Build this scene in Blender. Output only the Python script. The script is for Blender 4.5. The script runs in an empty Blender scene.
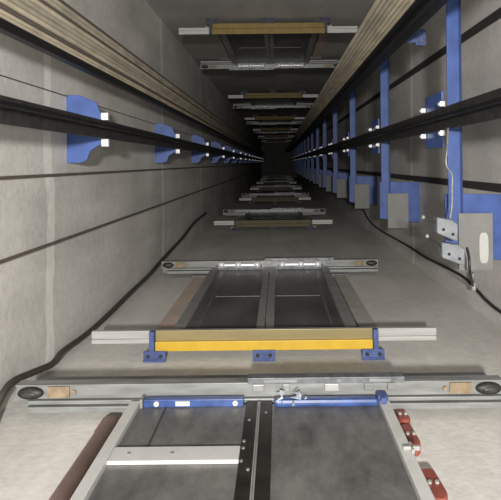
import bpy, bmesh, math, random
from mathutils import Vector, Matrix
random.seed(4)
PI = math.pi
COL = bpy.context.scene.collection
F = 520.0; VX, VY = 278.0, 163.0; ROLL = 0.011
ZC = 4.0                                   # camera height above the pit floor
XL, XR, YF, YR = -1.25, 1.45, 1.10, -1.57  # shaft faces
TOP = 43.0
CX = -0.09                                 # centre line of the landing doors

def P(px, py, d):
    """a direction read from the photo, taken to the real point at distance d up the shaft"""
    x, y = px - VX, py - VY
    x, y = x - ROLL*y, y + ROLL*x
    return Vector((x*d/F, y*d/F, d + ZC))
def PX(px, py, X):                         # same, on the plane x = X
    p = P(px, py, 1.0); d = X/p.x
    return P(px, py, d)
def PY(px, py, Y):
    p = P(px, py, 1.0); d = Y/p.y
    return P(px, py, d)

# ------------------------------------------------------------------ materials
def new_mat(name):
    m = bpy.data.materials.new(name); m.use_nodes = True
    nt = m.node_tree; b = nt.nodes['Principled BSDF']
    return m, nt, b
def mat(name, col, rough=.5, metal=0.0, var=.12, scale=14.0, stretch=(1,1,1), bump=0.0, spec=.5, dark=None, coords='Object'):
    m, nt, b = new_mat(name)
    tc = nt.nodes.new('ShaderNodeTexCoord')
    mp = nt.nodes.new('ShaderNodeMapping'); mp.inputs['Scale'].default_value = stretch
    n = nt.nodes.new('ShaderNodeTexNoise'); n.inputs['Scale'].default_value = scale; n.inputs['Detail'].default_value = 6
    nt.links.new(tc.outputs[coords], mp.inputs['Vector']); nt.links.new(mp.outputs['Vector'], n.inputs['Vector'])
    r = nt.nodes.new('ShaderNodeValToRGB')
    lo = dark or tuple(c*(1-var) for c in col); hi = tuple(min(1, c*(1+var)) for c in col)
    r.color_ramp.elements[0].position = .33; r.color_ramp.elements[1].position = .67
    r.color_ramp.elements[0].color = (*lo, 1); r.color_ramp.elements[1].color = (*hi, 1)
    nt.links.new(n.outputs['Fac'], r.inputs['Fac']); nt.links.new(r.outputs['Color'], b.inputs['Base Color'])
    b.inputs['Roughness'].default_value = rough; b.inputs['Metallic'].default_value = metal
    b.inputs['Specular IOR Level'].default_value = spec
    if bump:
        bp = nt.nodes.new('ShaderNodeBump'); bp.inputs['Strength'].default_value = bump; bp.inputs['Distance'].default_value = .01
        nt.links.new(n.outputs['Fac'], bp.inputs['Height']); nt.links.new(bp.outputs['Normal'], b.inputs['Normal'])
    return m
def concrete(name, col, joints=True, streak=.25, blot=.16):
    m, nt, b = new_mat(name); N = nt.nodes.new; L = nt.links.new
    tc = N('ShaderNodeTexCoord')
    def noise(scale, st, det=6):
        mp = N('ShaderNodeMapping'); mp.inputs['Scale'].default_value = st
        n = N('ShaderNodeTexNoise'); n.inputs['Scale'].default_value = scale; n.inputs['Detail'].default_value = det
        L(tc.outputs['Object'], mp.inputs['Vector']); L(mp.outputs['Vector'], n.inputs['Vector']); return n.outputs['Fac']
    def math_(op, a, bb=None, c=None):
        k = N('ShaderNodeMath'); k.operation = op
        for i, v in enumerate((a, bb, c)):
            if v is None: continue
            if isinstance(v, (int, float)): k.inputs[i].default_value = v
            else: L(v, k.inputs[i])
        return k.outputs[0]
    big = noise(1.6, (1,1,1)); fine = noise(26, (1,1,1)); st = noise(5, (1,1,.16))
    v = math_('MULTIPLY_ADD', math_('SUBTRACT', big, .5), blot*4, 1.0)
    v = math_('MULTIPLY_ADD', math_('SUBTRACT', st, .5), streak*2, v)
    v = math_('MULTIPLY_ADD', math_('SUBTRACT', fine, .5), .3, v)
    if joints:
        sx = N('ShaderNodeSeparateXYZ'); L(tc.outputs['Object'], sx.inputs[0])
        z = math_('MULTIPLY_ADD', math_('SUBTRACT', big, .5), .22, sx.outputs['Z'])
        f = math_('FRACT', math_('DIVIDE', math_('SUBTRACT', z, 2.83 + ZC - 28.0 + 1.4), 2.8))
        f = math_('ABSOLUTE', math_('SUBTRACT', f, .5))
        ln = math_('LESS_THAN', f, .017)
        v = math_('MULTIPLY_ADD', ln, .3, v)
    mx = N('ShaderNodeVectorMath'); mx.operation = 'SCALE'; mx.inputs[0].default_value = col; L(v, mx.inputs['Scale'])
    L(mx.outputs[0], b.inputs['Base Color'])
    b.inputs['Roughness'].default_value = .85; b.inputs['Specular IOR Level'].default_value = .2
    bp = N('ShaderNodeBump'); bp.inputs['Strength'].default_value = .25; bp.inputs['Distance'].default_value = .01
    L(fine, bp.inputs['Height']); L(bp.outputs['Normal'], b.inputs['Normal'])
    return m
M = {}
M['conc_side'] = concrete('side concrete', (.56, .545, .515))
M['conc_right'] = concrete('right concrete', (.56, .54, .52))
M['conc_front'] = concrete('front concrete', (.56, .54, .505), joints=False, streak=.22, blot=.12)
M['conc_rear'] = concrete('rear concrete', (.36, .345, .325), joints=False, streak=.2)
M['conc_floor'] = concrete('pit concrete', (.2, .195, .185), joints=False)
M['seam'] = mat('dark seam', (.03, .028, .026), .8)
M['black_steel'] = mat('oiled black steel', (.012, .012, .013), .45, .2, .3, 20)
M['dark_steel'] = mat('dark steel', (.055, .052, .05), .5, .4, .3, 20)
M['galv'] = mat('galvanised steel', (.21, .215, .21), .42, .2, .2, 9, (.6, 4, 4))
M['galv_dark'] = mat('dull galvanised steel', (.13, .135, .145), .5, .3, .3, 24)
M['alu'] = mat('aluminium sill', (.38, .375, .36), .4, .1, .1, 12, (.3, 5, 5))
M['bright'] = mat('bright zinc', (.75, .75, .77), .3, .25, .08, 30)
M['blue'] = mat('blue paint', (.042, .085, .27), .5, 0, .18, 9)
M['blue_dim'] = mat('dimmed dark blue', (.022, .027, .05), .6, 0, .3, 18)  # dimness of the rear and farther sill brackets put into the blue
M['blue_light'] = mat('lit blue paint', (.07, .13, .38), .5, 0, .15, 9)  # lighter copy of the blue, painted brighter where the joint plate gets little light
M['blue_dark'] = mat('blue paint worn', (.045, .07, .19), .55, 0, .3, 18)
M['blue_film'] = mat('blue protective film', (.03, .06, .185), .35, 0, .35, 18, (1, 1, 3))
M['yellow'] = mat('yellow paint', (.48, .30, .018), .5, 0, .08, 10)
M['yellow_dull'] = mat('dimmed yellow', (.16, .105, .018), .6, 0, .15, 8)  # weaker light on the rear guards painted in as a duller yellow
M['yellow_dim'] = mat('dimmed olive yellow', (.08, .065, .022), .6, 0, .2, 8)  # olive yellow with the dimness of the farther guards put in
M['amber'] = mat('amber film edge', (.23, .185, .085), .4, .05, .12, 6, (.4, 2, 2))
M['white'] = mat('white lacquer', (.46, .455, .44), .45, 0, .06, 12)
M['white_dull'] = mat('white metal strip', (.32, .315, .30), .4, .1, .1, 16)
M['rubber'] = mat('black rubber', (.015, .015, .014), .55, 0, .3, 40)
M['rust'] = mat('rusty orange stop', (.22, .165, .105), .7, 0, .3, 16)
M['primer'] = mat('red oxide primer', (.50, .36, .325), .65, 0, .3, 10, (1, 1, .5), dark=(.42, .27, .24))
M['primer_red'] = mat('red primer tab', (.20, .05, .035), .5, 0, .25, 14)
M['primer_pale'] = mat('dusty red primer', (.40, .29, .235), .8, 0, .2, 7, dark=(.36, .315, .28))
M['panel_near'] = mat('scuffed steel panel', (.15, .147, .14), .4, .3, .35, 7, (1, 1, .55), dark=(.075, .075, .072))
M['panel_near'].node_tree.nodes['Noise Texture'].inputs['Roughness'].default_value = .75
M['panel'] = mat('dark steel panel', (.115, .112, .105), .35, .3, .35, 3.5, (1, 1, .6))
M['jamb_grey'] = mat('dusty grey jamb', (.33, .315, .29), .8, 0, .15, 7)
M['panel_rib'] = mat('panel rib', (.15, .148, .14), .4, .3, .2, 8)
M['stile'] = mat('grey steel stile', (.27, .268, .26), .45, .3, .15, 12)
M['black_stile'] = mat('black brown stile', (.016, .013, .011), .5, .1, .5, 14)
M['rope'] = mat('tallow beige rope', (.52, .455, .345), .8, 0, .2, 16, (1, 1, .3))
M['rope_grey'] = mat('greyer rope', (.42, .375, .295), .8, 0, .22, 16, (1, 1, .3))
M['cable'] = mat('black cable', (.02, .02, .02), .5)
M['brown_cable'] = mat('dark brown cable', (.045, .036, .028), .6)
M['grey_box'] = mat('grey switch box', (.22, .23, .25), .5, .1, .15, 20)
M['cover'] = mat('grey cover plate', (.19, .187, .178), .6, 0, .1, 9)
M['film'] = mat('crumpled clear film', (.42, .44, .50), .25, 0, .2, 30)
M['hole'] = mat('bolt hole', (.01, .01, .012), .7)

# ------------------------------------------------------------------ mesh helpers
def box(bm, x0, x1, y0, y1, z0, z1, bev=0.0):
    r = bmesh.ops.create_cube(bm, size=1.0)
    vs = r['verts']
    bmesh.ops.scale(bm, vec=(x1-x0, y1-y0, z1-z0), verts=vs)
    bmesh.ops.translate(bm, vec=((x0+x1)/2, (y0+y1)/2, (z0+z1)/2), verts=vs)
    if bev:
        es = list({e for v in vs for e in v.link_edges})
        bmesh.ops.bevel(bm, geom=es, offset=bev, segments=2, affect='EDGES', profile=.6)
    return bm
def cyl(bm, a, b, r, seg=12, r2=None):
    a, b = Vector(a), Vector(b); d = b - a
    res = bmesh.ops.create_cone(bm, cap_ends=True, segments=seg, radius1=r, radius2=r if r2 is None else r2, depth=d.length)
    q = Vector((0, 0, 1)).rotation_difference(d.normalized()).to_matrix().to_4x4()
    bmesh.ops.transform(bm, matrix=Matrix.Translation((a+b)/2) @ q, verts=res['verts'])
    return bm
def prism(bm, pts, z0, z1, bev=0.0):        # polygon in x-y pulled along z
    lo = [bm.verts.new((p[0], p[1], z0)) for p in pts]; hi = [bm.verts.new((p[0], p[1], z1)) for p in pts]
    fs = [bm.faces.new(lo), bm.faces.new(hi)]
    n = len(pts)
    for i in range(n): fs.append(bm.faces.new((lo[i], lo[(i+1) % n], hi[(i+1) % n], hi[i])))
    bmesh.ops.recalc_face_normals(bm, faces=fs)
    if bev:
        bmesh.ops.bevel(bm, geom=list({e for f in fs for e in f.edges}), offset=bev, segments=1, affect='EDGES')
    return bm
def ellipsoid(bm, c, r, seg=20):
    res = bmesh.ops.create_uvsphere(bm, u_segments=seg, v_segments=12, radius=1)
    bmesh.ops.scale(bm, vec=r, verts=res['verts']); bmesh.ops.translate(bm, vec=c, verts=res['verts']); return bm
def tube(bm, pts, r, seg=8, sub=6):
    pts = [Vector(p) for p in pts]
    path = []
    for i in range(len(pts)-1):             # Catmull-Rom
        p0 = pts[max(i-1, 0)]; p1 = pts[i]; p2 = pts[i+1]; p3 = pts[min(i+2, len(pts)-1)]
        for k in range(sub):
            t = k/sub
            path.append(.5*((2*p1)+(p2-p0)*t+(2*p0-5*p1+4*p2-p3)*t*t+(3*p1-p0-3*p2+p3)*t**3))
    path.append(pts[-1])
    rings = []; up = Vector((.3, .2, .9)).normalized()
    for i, p in enumerate(path):
        t = (path[min(i+1, len(path)-1)] - path[max(i-1, 0)]).normalized()
        u = t.cross(up); 
        if u.length < .05: u = t.cross(Vector((1, 0, 0)))
        u.normalize(); v = t.cross(u).normalized()
        rings.append([bm.verts.new(p + r*(math.cos(2*PI*k/seg)*u + math.sin(2*PI*k/seg)*v)) for k in range(seg)])
    for a, b in zip(rings, rings[1:]):
        for k in range(seg): bm.faces.new((a[k], a[(k+1) % seg], b[(k+1) % seg], b[k]))
    bm.faces.new(rings[0]); bm.faces.new(rings[-1])
    bmesh.ops.recalc_face_normals(bm, faces=bm.faces)
    return bm
def B(): return bmesh.new()
def obj(name, bm, m, parent=None, smooth=False, label=None):
    me = bpy.data.meshes.new(name); bmesh.ops.recalc_face_normals(bm, faces=bm.faces); bm.to_mesh(me); bm.free()
    o = bpy.data.objects.new(name, me); COL.objects.link(o)
    me.materials.append(M[m] if isinstance(m, str) else m)
    if smooth:
        for p in me.polygons: p.use_smooth = True
    if parent: o.parent = parent
    if label: o['label'] = label
    return o
def tag(o, label, cat, group=None):
    o['label'] = label; o['category'] = cat; o['kind'] = 'thing'
    if group: o['group'] = group
    return o
def thing(name, label, cat, loc, rz=0.0, group=None):
    o = bpy.data.objects.new(name, None); COL.objects.link(o); o.empty_display_size = .1
    o.location = loc; o.rotation_euler = (0, 0, rz)
    return tag(o, label, cat, group)
def struct(name, bm, m):
    o = obj(name, bm, m); o['kind'] = 'structure'; return o
def copy_tree(o, parent=None):
    c = o.copy(); COL.objects.link(c)
    if parent: c.parent = parent
    for ch in list(o.children): copy_tree(ch, c)
    return c
def dup(o, loc, label, rz=None, group=None):
    c = copy_tree(o); c.location = loc
    if rz is not None: c.rotation_euler = (0, 0, rz)
    c['label'] = label
    if group: c['group'] = group
    return c

# ------------------------------------------------------------------ the shaft
T = .25
struct('wall_left', box(B(), XL-T, XL, YR-T, YF+T, -T, TOP), 'conc_side')
struct('wall_right', box(B(), XR, XR+T, YR-T, YF+T, -T, TOP), 'conc_right')
struct('wall_front', box(B(), XL, XR, YF, YF+T, -T, TOP), 'conc_front')
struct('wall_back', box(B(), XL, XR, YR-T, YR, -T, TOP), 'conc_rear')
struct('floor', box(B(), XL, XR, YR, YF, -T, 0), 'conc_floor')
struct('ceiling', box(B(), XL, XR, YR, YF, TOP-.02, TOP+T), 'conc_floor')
# dark joints running up the right wall
yA = PX(501, 13, XR).y; yB = PX(501, 188, XR).y
struct('trim_1', box(B(), XR-.012, XR, yA-.032, yA+.032, 0, TOP-.02), 'seam')
struct('trim_2', box(B(), XR-.012, XR, yB-.028, yB+.028, 0, TOP-.02), 'seam')

ORD = ['first', 'second', 'third', 'fourth', 'fifth', 'sixth', 'seventh', 'eighth', 'ninth', 'tenth', 'eleventh', 'twelfth', 'thirteenth', 'fourteenth', 'fifteenth', 'sixteenth', 'seventeenth', 'eighteenth']

# ------------------------------------------------------------------ landing doors
FRONT_S = [2.94 + 5.6*k for k in range(7)]
REAR_S = [5.66 + 5.6*k for k in range(6)]
DOOR = 2.10

def make_sill(label, guard='yellow', lip='amber', brk='blue_dark'):
    t = thing('door_sill', label, 'door sill', (0, 0, 0), 0, 'aluminium door sills up the shaft')
    b = B(); box(b, -.975, .975, -.158, -.118, 0, .03, .002); box(b, -.975, .975, -.112, -.088, 0, .03, .002); box(b, -.97, .97, -.12, -.10, .012, .03)
    obj('sill_rail', b, 'alu', t)
    b = B(); box(b, -.61, .61, -.106, -.052, -.03, -.002, .004)
    obj('toe_guard', b, guard, t, label='yellow toe guard strip')
    b = B(); box(b, -.61, .61, -.164, -.106, -.014, -.002, .002)
    obj('guard_lip', b, lip, t, label='amber lip of the yellow toe guard')
    for x in (-.61, 0, .61):
        b = B(); box(b, x-.062, x+.062, -.058, 0, -.046, -.034, .002); box(b, x-.062, x+.062, -.012, 0, -.056, -.04, .002)
        if x:
            s = 1 if x > 0 else -1
            box(b, min(x+s*.002, x+s*.03), max(x+s*.002, x+s*.03), -.165, -.03, -.044, -.004, .002)
        br = obj('bracket', b, brk, t)
        for q in (-.035, .035): obj('bolt', cyl(B(), (x+q, -.03, -.049), (x+q, -.03, -.045), .011), 'hole', br)
    return t

def make_header(label, near):
    t = thing('door_header', label, 'door header', (0, 0, 0), 0, 'galvanised door headers up the shaft')
    b = B()
    box(b, -1.05, 1.05, -.152, -.092, .006, .03, .002); box(b, -1.05, 1.05, -.156, -.150, -.004, .05, .001)
    box(b, -1.05, 1.05, -.10, -.04, .05, .22)
    box(b, -1.05, 1.05, -.152, -.1, .03, .05)
    obj('channel', b, 'galv', t)
    obj('track', box(B(), -1.0, 1.05, -.088, -.072, -.006, .05, .003), 'galv', t)
    obj('track', box(B(), -1.0, 1.05, -.064, -.038, -.012, .05, .004), 'galv', t)
    for s in (-1, 1):
        b = B(); ellipsoid(b, (s*.985, -.122, -.004), (.056, .027, .022))
        bu = obj('bumper', b, 'rubber', t, True, label='black rubber door stop')
        b = B(); ellipsoid(b, (s*.985, -.122, -.024), (.03, .012, .006))
        obj('bumper_core', b, 'dark_steel', bu, True)
        b = B(); box(b, min(s*.82, s*.915), max(s*.82, s*.915), -.146, -.098, -.002, .008, .002); cyl(b, (s*.80, -.122, -.006), (s*.80, -.122, .01), .010)
        obj('stop_block', b, 'rust', t, label='rusty orange block beside the door stop')
    b = B(); box(b, -.05, .62, -.182, -.157, -.02, .03, .002)
    il = obj('lock_bar', b, 'galv_dark', t, label='dark grey slotted lock bar')
    for x, w in ((.02, .14), (.33, .02), (.47, .09)): obj('slot', box(B(), x, x+w, -.176, -.163, -.023, -.019), 'galv', il)
    for x, w in ((-.03, .05), (.1, .03), (.28, .06), (.45, .04), (.55, .03)): obj('lock_contact', box(B(), x, x+w, -.15, -.118, -.010, .01, .003), 'white_dull' if w == .06 else 'galv', t)
    return t

def make_panel(side, near, label, grp):
    """one sliding leaf; side -1 left, +1 right in local coordinates"""
    t = thing('elevator_door', label, 'elevator door', (0, 0, 0), 0, grp)
    s = side; xs = lambda a, b: (min(s*a, s*b), max(s*a, s*b))
    H = DOOR - .02
    b = B(); box(b, *xs(.055, .50), -.08, -.055, .035, H-.02); obj('leaf', b, 'panel_near' if near else 'panel', t)
    b = B(); box(b, *xs(.004, .055), -.092, -.05, .035, H-.02, .003)
    st = obj('leading_edge', b, 'black_stile' if near else 'stile', t, label='black leading edge strip' if near else None)
    if near:
        b = B(); box(b, *xs(.001, .006), -.098, -.088, .035, H-.03); obj('seal', b, 'stile', st)
        if s < 0:
            for x, q in ((.044, 1.745), (.044, 1.70), (.046, 1.62), (.02, 1.57), (.034, 1.9)): obj('rivet', cyl(B(), (s*x, -.096, q), (s*x, -.091, q), .006), 'galv', st)
        else: obj('rivet', cyl(B(), (s*.03, -.096, 1.96), (s*.03, -.091, 1.96), .005), 'galv', st)
    b = B(); box(b, *xs(*((.503, .545) if near else (.49, .56))), -.10, -.05, .035, H-.02, .003)
    os_ = obj('outer_stile', b, 'white' if near else 'stile', t, label='white outer edge strip' if near else None)
    if near:
        if s < 0:
            b = B(); box(b, -.503, -.055, -.094, -.08, 1.625, 1.715, .003); cb = obj('crossbar', b, 'white', t, label='white horizontal crossbar')
            for q in (-.44, -.29): obj('screw', cyl(B(), (q, -.097, 1.67), (q, -.093, 1.67), .006), 'galv', cb)
            b = B(); box(b, -.485, -.065, -.112, -.08, 2.04, 2.075, .003); bl = obj('hanger_plate', b, 'blue_film', t, label='blue hanger plate'); obj('panel_seam', box(B(), -.394, -.388, -.083, -.079, 1.74, 2.04), 'seam', t)
            for q in (-.43, -.10): obj('white_sticker', cyl(B(), (q, -.097, 2.033), (q, -.097, 2.042), .011, 16), 'white', bl)
            obj('white_sticker', box(B(), -.35, -.29, -.107, -.088, 2.034, 2.042), 'white', bl)
            b = B(); box(b, -.50, -.487, -.118, -.08, 2.03, 2.08, .004); obj('hanger_end', b, 'cover', bl)
        else:
            b = B(); box(b, .062, .50, -.112, -.08, 2.025, 2.07, .012); bl = obj('hanger_plate', b, 'blue_film', t, label='blue film covered hanger plate')
            b = B(); rnd = random.Random(9)
            for i in range(16):
                c = Vector((.07+.13*rnd.random(), -.13-.012*rnd.random(), 1.96+.12*rnd.random())); e = .03
                tri = [b.verts.new(c+Vector((rnd.uniform(-e, e), rnd.uniform(-.01, .012), rnd.uniform(-e, e)))) for _ in range(3)]
                b.faces.new(tri)
            obj('torn_film', b, 'film', bl, label='crumpled torn clear film')
            b = B(); box(b, .495, .54, -.126, -.102, 2.02, 2.08, .01); cyl(b, (.515, -.115, 2.025), (.515, -.115, 2.0), .014); obj('hanger_bracket', b, 'blue_dark', bl)
            b = B(); box(b, .515, .572, -.110, -.095, 1.665, 1.678, .002); box(b, .54, .549, -.110, -.095, 1.645, 1.70, .002)
            lv = obj('release_lever', b, 'white_dull', t)
    else:
        b = B(); box(b, *xs(.08, .52), -.115, -.08, 2.035, 2.085, .004); hp = obj('hanger_plate', b, 'galv_dark', t)
        b = B()
        cyl(b, (s*.10, -.125, 2.045), (s*.48, -.125, 2.045), .016, 12)
        obj('hanger_rod', b, 'bright', hp)
        for q in (.12, .30, .46):
            b = B(); cyl(b, (s*q-.028, -.128, 2.045), (s*q+.028, -.128, 2.045), .032, 18); obj('roller', b, 'bright', hp, True)
        obj('pressed_rib', box(B(), *xs(.41, .425), -.084, -.079, .05, 2.0), 'panel_rib', t)
        obj('pressed_rib', box(B(), *xs(.06, .40), -.082, -.079, 1.05, 1.056), 'panel_rib', t)
    return t

def make_jamb(s, near, label):
    t = thing('door_jamb', label, 'door jamb', (0, 0, 0), 0, 'red primed door jambs')
    b = B()
    if near:
        tube(b, [(s*.612, -.036, .03), (s*.612, -.036, 2.0)], .034, 14, 1)
        obj('post', b, 'primer', t, True)
        b = B(); box(b, s*.612-.05, s*.612+.045, -.03, 0, 1.95, 2.07, .004); obj('mounting_foot', b, 'primer_red', t)
    else:
        box(b, min(s*.605, s*.72), max(s*.605, s*.72), -.03, 0, .27, 2.06, .003); obj('post', b, 'primer_pale' if s < 0 else 'jamb_grey', t)
        b = B(); box(b, s*.66-.08, s*.66+.08, -.036, 0, 2.0, 2.06, .003); obj('mounting_foot', b, 'galv_dark', t)
    return t

def at(front, d): return (CX, YF, d + ZC) if front else (CX, YR, d + ZC)
def where(front, i):
    side = 'lower' if front else 'upper'
    return side, ORD[i]
# nearest front doorway (only its head shows)
h0 = 2.24; s0 = h0 - DOOR
hd = make_header('nearest galvanised door header, above the blue plates, spanning the lower frame', True); hd.location = at(True, h0)
pl = make_panel(-1, True, 'near left door panel with white crossbar and blue hanger plate', None); pl.location = at(True, s0)
pr = make_panel(1, True, 'near right door panel of scuffed grey steel under blue film', None); pr.location = at(True, s0)
jb = make_jamb(-1, True, 'rusty red round door jamb post left of the near white stile'); jb.location = at(True, s0)
# the repeats
sill0 = make_sill('nearest yellow fronted aluminium sill on three blue brackets, on the lower side'); sill0.location = at(True, FRONT_S[0])
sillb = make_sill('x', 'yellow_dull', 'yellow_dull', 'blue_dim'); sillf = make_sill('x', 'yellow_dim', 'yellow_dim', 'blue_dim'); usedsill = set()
farp = {}; farj = {}
for s in (-1, 1):
    farp[s] = make_panel(s, False, 'x', 'plain dark door panels up the shaft'); farj[s] = make_jamb(s, False, 'x')
first_used = set()
for front, lst in ((True, FRONT_S), (False, REAR_S)):
    w = 'lower side' if front else 'upper side'
    for i, d in enumerate(lst):
        rz = 0 if front else PI
        n = 'nearest' if i == 0 else ORD[i] + ' nearest'
        if front and i == 0: pass
        else:
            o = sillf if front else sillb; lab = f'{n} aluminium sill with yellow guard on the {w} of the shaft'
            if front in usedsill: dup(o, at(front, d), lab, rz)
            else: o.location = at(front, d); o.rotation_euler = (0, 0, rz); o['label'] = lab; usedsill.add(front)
        k = i + 2 if front else i + 1
        n2 = 'nearest' if k == 1 else ORD[k-1] + ' nearest'
        dup(hd, at(front, d + DOOR), f'{n2} galvanised door header on the {w} of the shaft', rz)
        for s in (-1, 1):
            lr = 'left' if (s < 0) == front else 'right'
            lab = f'{lr} dark door panel beyond the {n} sill on the {w}'
            if s not in first_used:
                o = farp[s]; o.location = at(front, d); o['label'] = lab
                j = farj[s]; j.location = at(front, d); j['label'] = f'{"dusty red" if s < 0 else "grey"} jamb {lr} of the doors beyond the {n} sill on the {w}'
                first_used.add(s)
            else:
                dup(farp[s], at(front, d), lab, rz)
                dup(farj[s], at(front, d), f'{"dusty red" if s < 0 else "grey"} jamb {lr} of the doors beyond the {n} sill on the {w}', rz)
# red clamps right of the near door
def clamp(p0, p1, w, label):
    a = PY(*p0, YF-.03); b_ = PY(*p1, YF-.03); L = abs(a.z-b_.z)
    t = thing('wall_clamp', label, 'clamp', ((a.x+b_.x)/2, YF, min(a.z, b_.z)), 0, 'red clamps beside the near right door')
    b = B(); n = 8
    pts = [(-w, 0), (w, 0), (w*1.25, L*.7)] + [(w*1.25*math.cos(k*PI/n), L*.7 + L*.3*math.sin(k*PI/n)) for k in range(1, n)] + [(-w*1.25, L*.7)]
    pts = [(x, L - y) for x, y in pts]
    prism(b, pts, .002, .045, .006)
    bmesh.ops.transform(b, matrix=Matrix.Rotation(PI/2, 4, 'X'), verts=b.verts)
    obj('tab', b, 'primer_red', t)
    for q in (-.012, .012): obj('bolt', cyl(B(), (q, -.053, L*.5), (q, -.044, L*.5), .007), 'white_dull', t)
clamp((402, 412), (404, 424), .020, 'small red clamp just under the near header, right of the white stile')
clamp((410, 427), (412, 450), .020, 'middle red clamp with pale bolts right of the white stile')
clamp((433, 472), (434, 505), .026, 'lowest red clamp at the bottom edge, right of the white stile')

# ------------------------------------------------------------------ left wall: guide rail, brackets, cables
BR = [3.08 + 2.22*i for i in range(16)]
aT = PX(0, 95, -1.015).y; aB = PX(0, 124, -1.015).y; aM = (aT+aB)/2 - .012
def rail(name, label, x_back, x_tip, y0, y1, ym):
    t = thing(name, label, 'guide rail', (0, 0, 0))
    b = B(); s = 1 if x_tip > x_back else -1
    box(b, min(x_back, x_back+s*.014), max(x_back, x_back+s*.014), y0, y1, 0, TOP-.05, .003)
    obj('flange', b, 'dark_steel', t)
    b = B(); box(b, min(x_back+s*.01, x_tip), max(x_back+s*.01, x_tip), ym-.009, ym+.009, 0, TOP-.05, .002)
    obj('blade', b, 'black_steel', t)
    return t
rail('guide_rail', 'long black guide rail running up the left wall over blue brackets', -1.022, -.945, aT, aB, aM)
def make_lbracket(label):
    d = BR[0]; t = thing('rail_bracket', label, 'bracket', (XL, 0, d + ZC), 0, 'blue brackets on the left wall')
    pts = [(67, 95), (79, 95), (96, 102), (100, 112), (103, 118), (103, 143), (96, 147), (90, 151), (87, 160), (80, 163), (69, 163)]
    b = B(); q = [P(x, y, d) for x, y in pts]; q = [(max(p.x, XL) - XL, p.y) for p in q]; q[0] = (0, q[0][1]); q[-1] = (0, q[-1][1])
    prism(b, q, 0, .012, .002); obj('bracket_plate', b, 'blue', t)
    b = B(); box(b, 0, .012, q[0][1], q[-1][1], .012, .14, .002); obj('wall_flange', b, 'blue', t)
    for py in (116, 143):
        p = P(99, py, d); p.y = aT - .024 if py == 116 else aB + .024; p.x = -1.015; b = B(); box(b, p.x-XL-.02, p.x-XL+.02, p.y-.022, p.y+.022, -.035, 0, .004); cyl(b, (p.x-XL, p.y, -.055), (p.x-XL, p.y, -.03), .012, 8)
        obj('rail_clip', b, 'bright', t)
    return t
lb = make_lbracket('nearest blue rail bracket with two bright clips on the left wall')
for i in range(1, len(BR)): dup(lb, (XL, 0, BR[i]+ZC), f'{ORD[i]} nearest blue rail bracket up the left wall')
def straight(name, label, x, y, r, m, cat, grp=None, seg=8):
    b = B(); cyl(b, (x, y, 0), (x, y, TOP-.05), r, seg); o = obj(name, b, m, None, True); return tag(o, label, cat, grp)
straight('wall_cable', 'dark taut cable along the left wall just below the guide rail', XL+.014, PX(0, 178, XL+.014).y, .0075, 'brown_cable', 'cable')
straight('wall_cable', 'lowest dark taut cable slanting down the left wall', XL+.014, PX(0, 262, XL+.014).y, .0085, 'brown_cable', 'cable')
straight('wall_wire', 'hair thin dark wire above the left guide rail', XL+.006, PX(0, 75, XL+.006).y, .003, 'brown_cable', 'wire')

# ------------------------------------------------------------------ ropes
def rope_bm(x, y, r):
    b = B(); seg = 14; nz = 120; L = TOP - .1; rings = []
    for i in range(nz+1):
        z = (i/nz)**1.6*L + .02
        rings.append([b.verts.new((x + r*(1+.03*math.cos(6*(2*PI*k/seg)))*math.cos(2*PI*k/seg + z*1.2), y + r*(1+.03*math.cos(6*(2*PI*k/seg)))*math.sin(2*PI*k/seg + z*1.2), z)) for k in range(seg)])
    for a, c in zip(rings, rings[1:]):
        for k in range(seg): b.faces.new((a[k], a[(k+1) % seg], c[(k+1) % seg], c[k]))
    b.faces.new(rings[0]); b.faces.new(rings[-1])
    return b
xl = -1.0
def yl(px, py): return PX(px, py, xl).y
edges = [(yl(0, 18), yl(0, 8.5), 2), (yl(0, 2.5), yl(37, 0), 4), (yl(42.5, 0), yl(57, 0), 2)]
for a, c, lab in ((yl(0, 8.5), yl(0, 2.5), 'lowest thin dark gap filler between the beige ropes of the left bundle'), (yl(37, 0), yl(42.5, 0), 'middle thin dark gap filler between the beige ropes of the left bundle'), (yl(57, 0), yl(62, 0), 'thin dark gap filler along the top edge of the left rope bundle')):
    tag(obj('gap_filler', cyl(B(), (xl, (a+c)/2, 0), (xl, (a+c)/2, TOP-.05), abs(a-c)/2*.96, 10), 'brown_cable', None, True), lab, 'rope', 'dark gap fillers in the left bundle')  # dark rods added to stand for the dark gaps in the bundle
n = 0; proto = None
for a, c, k in edges:
    w = (c-a)/k
    for i in range(k):
        y = a + w*(i+.5); r = abs(w)/2*.965
        o = obj('hoist_rope', rope_bm(xl, y, r), 'rope' if n not in (3, 4, 6, 7) else 'rope_grey', None, True)
        tag(o, f'{ORD[n]} beige hoist rope up from the black bar in the left bundle', 'rope', 'beige hoist ropes in the left bundle'); n += 1
b = B(); y0, y1 = yl(0, 29), yl(0, 18.5); box(b, xl-.03, xl+.012, min(y0, y1), max(y0, y1), 0, TOP-.05, .004)
tag(obj('guide_bar', b, 'black_steel'), 'black bar running along the underside of the left rope bundle', 'guide bar')
yr = -.80
def xr(px): return PY(px, 0, yr).x
x0, x1, x2 = xr(376), xr(415), xr(450)
w = (x1-x0)/7
for i in range(7):
    o = obj('hoist_rope', rope_bm(x0+w*(i+.5), yr, w/2*.965), 'rope_grey' if i < 4 else 'rope', None, True)
    tag(o, f'{ORD[i]} beige hoist rope from the left in the right bundle', 'rope', 'beige hoist ropes in the right bundle')
t = thing('counterweight_rail', 'wide black counterweight rail beside the right rope bundle', 'guide rail', (0, 0, 0))
b = B(); box(b, x1+.004, x2, yr-.02, yr, 0, TOP-.05, .003); obj('flange', b, 'black_steel', t)
b = B(); box(b, x1+.05, x1+.07, yr, yr+.035, 0, TOP-.05, .003); obj('blade', b, 'black_steel', t)

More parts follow.
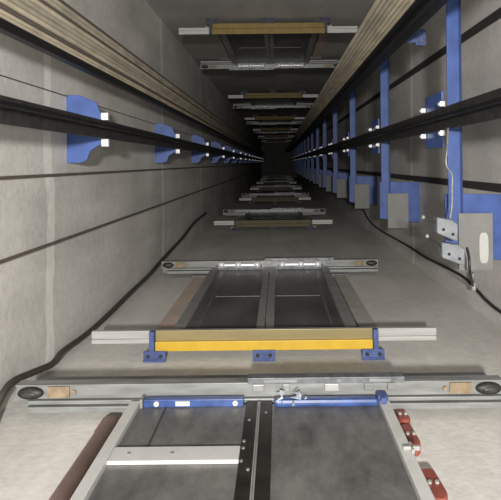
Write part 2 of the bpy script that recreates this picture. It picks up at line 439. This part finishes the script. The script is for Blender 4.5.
# ------------------------------------------------------------------ right wall: cross bars, rail, plates
UB = [3.24, 5.33, 7.62, 9.95, 12.2] + [14.4 + 2.23*i for i in range(11)]
xb = 1.02
cT = PX(501, 87, xb).y; cB = PX(501, 118, xb).y
rail('guide_rail', 'long black guide rail on the right, crossing in front of blue bars', xb+.02, xb-.06, cT, cB, (cT+cB)/2)
def make_cross(label):
    d = UB[0]; t = thing('cross_bar', label, 'cross bar', (XR, 0, d + ZC), 0, 'blue cross bars on the right side')
    lx = lambda px, py: P(px, py, d).x - XR; ly = lambda px, py: P(px, py, d).y
    b = B(); box(b, lx(447.5, 110), lx(462, 110), -1.25, ly(454, 232), .0, .012, .002); box(b, lx(459, 110), lx(462, 110), -1.25, ly(454, 232), .0, .06, .002)
    obj('bar', b, 'blue', t)
    b = B(); y0 = ly(478, 195); y1 = ly(478, 262)
    prism(b, [(lx(446, 215), y0-.01), (0, y0), (0, y1), (lx(446, 215), y1-.05)], .014, .03, .002); obj('wall_plate', b, 'blue', t)
    b = B(); box(b, lx(458, 215), lx(492, 215), ly(475, 213), ly(475, 270), -.012, .0, .003); cp = obj('cover_plate', b, 'cover', t, label='grey cover plate')
    # rail joint plate with four clips
    b = B(); yj0 = P(434, 95, 3.5).y; yj1 = P(434, 148, 3.5).y
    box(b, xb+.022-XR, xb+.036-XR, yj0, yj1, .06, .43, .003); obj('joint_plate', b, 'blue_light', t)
    for z in (-.02, .40):
        for y in (cT-.02, cB+.02):
            b = B(); box(b, xb-.012-XR, xb+.02-XR, y-.018, y+.016, z, z+.04, .005); cyl(b, (xb-.02-XR, y, z+.02), (xb+.02-XR, y, z+.02), .009, 8)
            obj('rail_clip', b, 'bright', t)
    return t
cb0 = make_cross('nearest tall blue cross bar, behind the grey switch boxes on the right')
for i in range(1, len(UB)): dup(cb0, (XR, 0, UB[i]+ZC), f'{ORD[i]} nearest blue cross bar up the right side')
# white oval tag on the nearest cover plate
b = B(); q0 = P(484, 248, UB[0]-.016)
pts = []
for k in range(24):
    a = 2*PI*k/24; ca, sa = math.cos(a), math.sin(a)
    pts.append((q0.x + math.copysign(abs(ca)**.55, ca)*.028, q0.y + math.copysign(abs(sa)**.55, sa)*.095))
prism(b, pts, q0.z, q0.z+.003)
tag(obj('sticker', b, 'white'), 'white rounded sticker on the grey plate at the right edge', 'sticker')
# small blue lug by the counterweight rail
t = thing('rail_lug', 'small dark blue lug on the black rail near the top right', 'bracket', P(421, 38, 3.6))
b = B(); box(b, -.035, .035, -.06, .05, 0, .012, .002); box(b, -.15, -.03, -.05, .03, .0, .012, .002); obj('plate', b, 'blue_dark', t)
b = B(); cyl(b, (0, .02, -.01), (0, .02, 0), .012, 8); obj('bolt', b, 'galv_dark', t)

# switch boxes and their cables
D = 3.02
def switch(px0, px1, py0, py1, label, rod):
    a = P(px0, py0, D); c = P(px1, py1, D); w, h = c.x-a.x, c.y-a.y
    t = thing('limit_switch', label, 'switch', ((a.x+c.x)/2, (a.y+c.y)/2, D+ZC), 0, 'grey limit switches')
    b = B(); prism(b, [(-w/2, -h/2), (w*.25, -h*.38), (w/2, -h*.2), (w/2, h/2), (w*.2, h*.42), (-w/2, h*.15)], -.02, .06, .005); obj('housing', b, 'grey_box', t)
    b = B(); r = P(*rod, D); cyl(b, (-w/2+.01, -h*.28, 0), (r.x-(a.x+c.x)/2, r.y-(a.y+c.y)/2, .0), .006, 8); obj('lever', b, 'cable', t)
    b = B(); e = Vector((r.x-(a.x+c.x)/2, r.y-(a.y+c.y)/2, 0)); cyl(b, e+Vector((0, 0, -.008)), e+Vector((0, 0, .008)), .010, 12); obj('roller', b, 'grey_box', t)
    for q in ((-.2, 0), (.25, .2)): obj('screw', cyl(B(), (w*q[0], h*q[1], -.024), (w*q[0], h*q[1], -.018), .009, 10), 'hole', t)
switch(436, 457, 217, 241, 'upper grey limit switch box with a roller lever, beside the near blue bar', (423, 217))
switch(441, 464, 242, 265, 'lower grey limit switch box with a roller lever, beside the near blue bar', (427, 236))
def wire(name, label, pts, r, m, cat='cable'):
    b = B(); tube(b, pts, r); return tag(obj(name, b, m, None, True), label, cat)
wire('switch_cable', 'thin pale-edged cable bent along the near blue bar', [P(448, 128, D+.05), P(447, 150, D), P(446, 160, D), P(447, 167, D), P(452, 175, D), P(452, 190, D), P(452, 205, D), P(450, 219, D)], .006, 'galv')
t = thing('switch_cable', 'short black cable with a white plug below the lower grey limit switch', 'cable', P(467, 248, D))
o0 = t.location.copy(); E = P(473, 286, 3.72)
obj('lead', tube(B(), [q - o0 for q in (P(467, 248, D), P(469, 258, D+.04), P(470, 273, D+.1), E)], .008), 'cable', t, True)
obj('plug', cyl(B(), E - o0 + Vector((0, -.02, 0)), E - o0 + Vector((.008, .03, 0)), .015, 12), 'white', t, True)
obj('strain_relief', cyl(B(), E - o0 + Vector((-.006, -.10, -.02)), E - o0 + Vector((0, -.02, 0)), .010, 8), 'galv', t, True)
def onx(p, X): 
    q = PX(p[0], p[1], X); q.y = min(q.y, YF-.011); return q
def ony(p, Y):
    q = PY(p[0], p[1], Y)
    return PX(p[0], p[1], XL+.024) if q.x < XL+.024 else q
wire('loose_cable', 'loose black cable winding along the lower right corner', [onx(p, XR-.011) for p in ((560, 345), (530, 328), (501, 312), (486, 300), (474, 287), (462, 276), (445, 267), (425, 257), (408, 246), (392, 237), (377, 228), (368, 219), (362, 209), (350, 203), (338, 194), (326, 187), (315, 182))], .011, 'cable')
wire('loose_cable', 'loose dark cable along the lower left corner beyond the near header', [ony(p, YF-.024) for p in ((-14, 440), (-6, 412), (4, 392), (14, 381), (34, 372), (52, 364), (62, 352), (80, 339), (96, 326), (114, 309), (132, 291), (148, 276), (160, 262), (172, 249), (184, 236), (194, 223), (206, 213))], .017, 'brown_cable')

# ------------------------------------------------------------------ lights, camera
def point(name, loc, e, r, col=(1, .96, .89)):
    l = bpy.data.lights.new(name, 'POINT'); l.energy = e; l.shadow_soft_size = r; l.color = col
    o = bpy.data.objects.new(name, l); o.location = loc; COL.objects.link(o)
def spot(name, loc, aim, e, r, ang, col=(1, .975, .93)):
    l = bpy.data.lights.new(name, 'SPOT'); l.energy = e; l.shadow_soft_size = r; l.color = col; l.spot_size = math.radians(ang); l.spot_blend = 1.0
    o = bpy.data.objects.new(name, l); o.location = loc; COL.objects.link(o)
    o.rotation_euler = Vector(aim).to_track_quat('-Z', 'Y').to_euler()
spot('camera_flash', (.0, .0, ZC-.03), (-.05, .24, 1), 50, .03, 165)
spot('falloff_fill', (-.02, -.35, ZC-2.0), (-.03, .28, 1), 1480, .10, 100)  # added unseen spot behind the camera, softens the light falloff up the shaft

w = bpy.data.worlds.new('World'); bpy.context.scene.world = w; w.use_nodes = True
w.node_tree.nodes['Background'].inputs[0].default_value = (.02, .02, .022, 1); w.node_tree.nodes['Background'].inputs[1].default_value = .3

cam = bpy.data.cameras.new('camera'); co = bpy.data.objects.new('camera', cam); COL.objects.link(co)
cam.sensor_fit = 'HORIZONTAL'; cam.sensor_width = 36; cam.lens = 36*F/501
cam.shift_x = (250.5-VX)/501; cam.shift_y = -(250-VY)/501
cam.clip_start = .02; cam.clip_end = 200
co.matrix_world = Matrix.Translation((0, 0, ZC)) @ Matrix.Rotation(PI, 4, 'X') @ Matrix.Rotation(-ROLL, 4, 'Z')
sc = bpy.context.scene; sc.camera = co
sc.view_settings.view_transform = 'Standard'; sc.view_settings.look = 'None'; sc.view_settings.exposure = 0
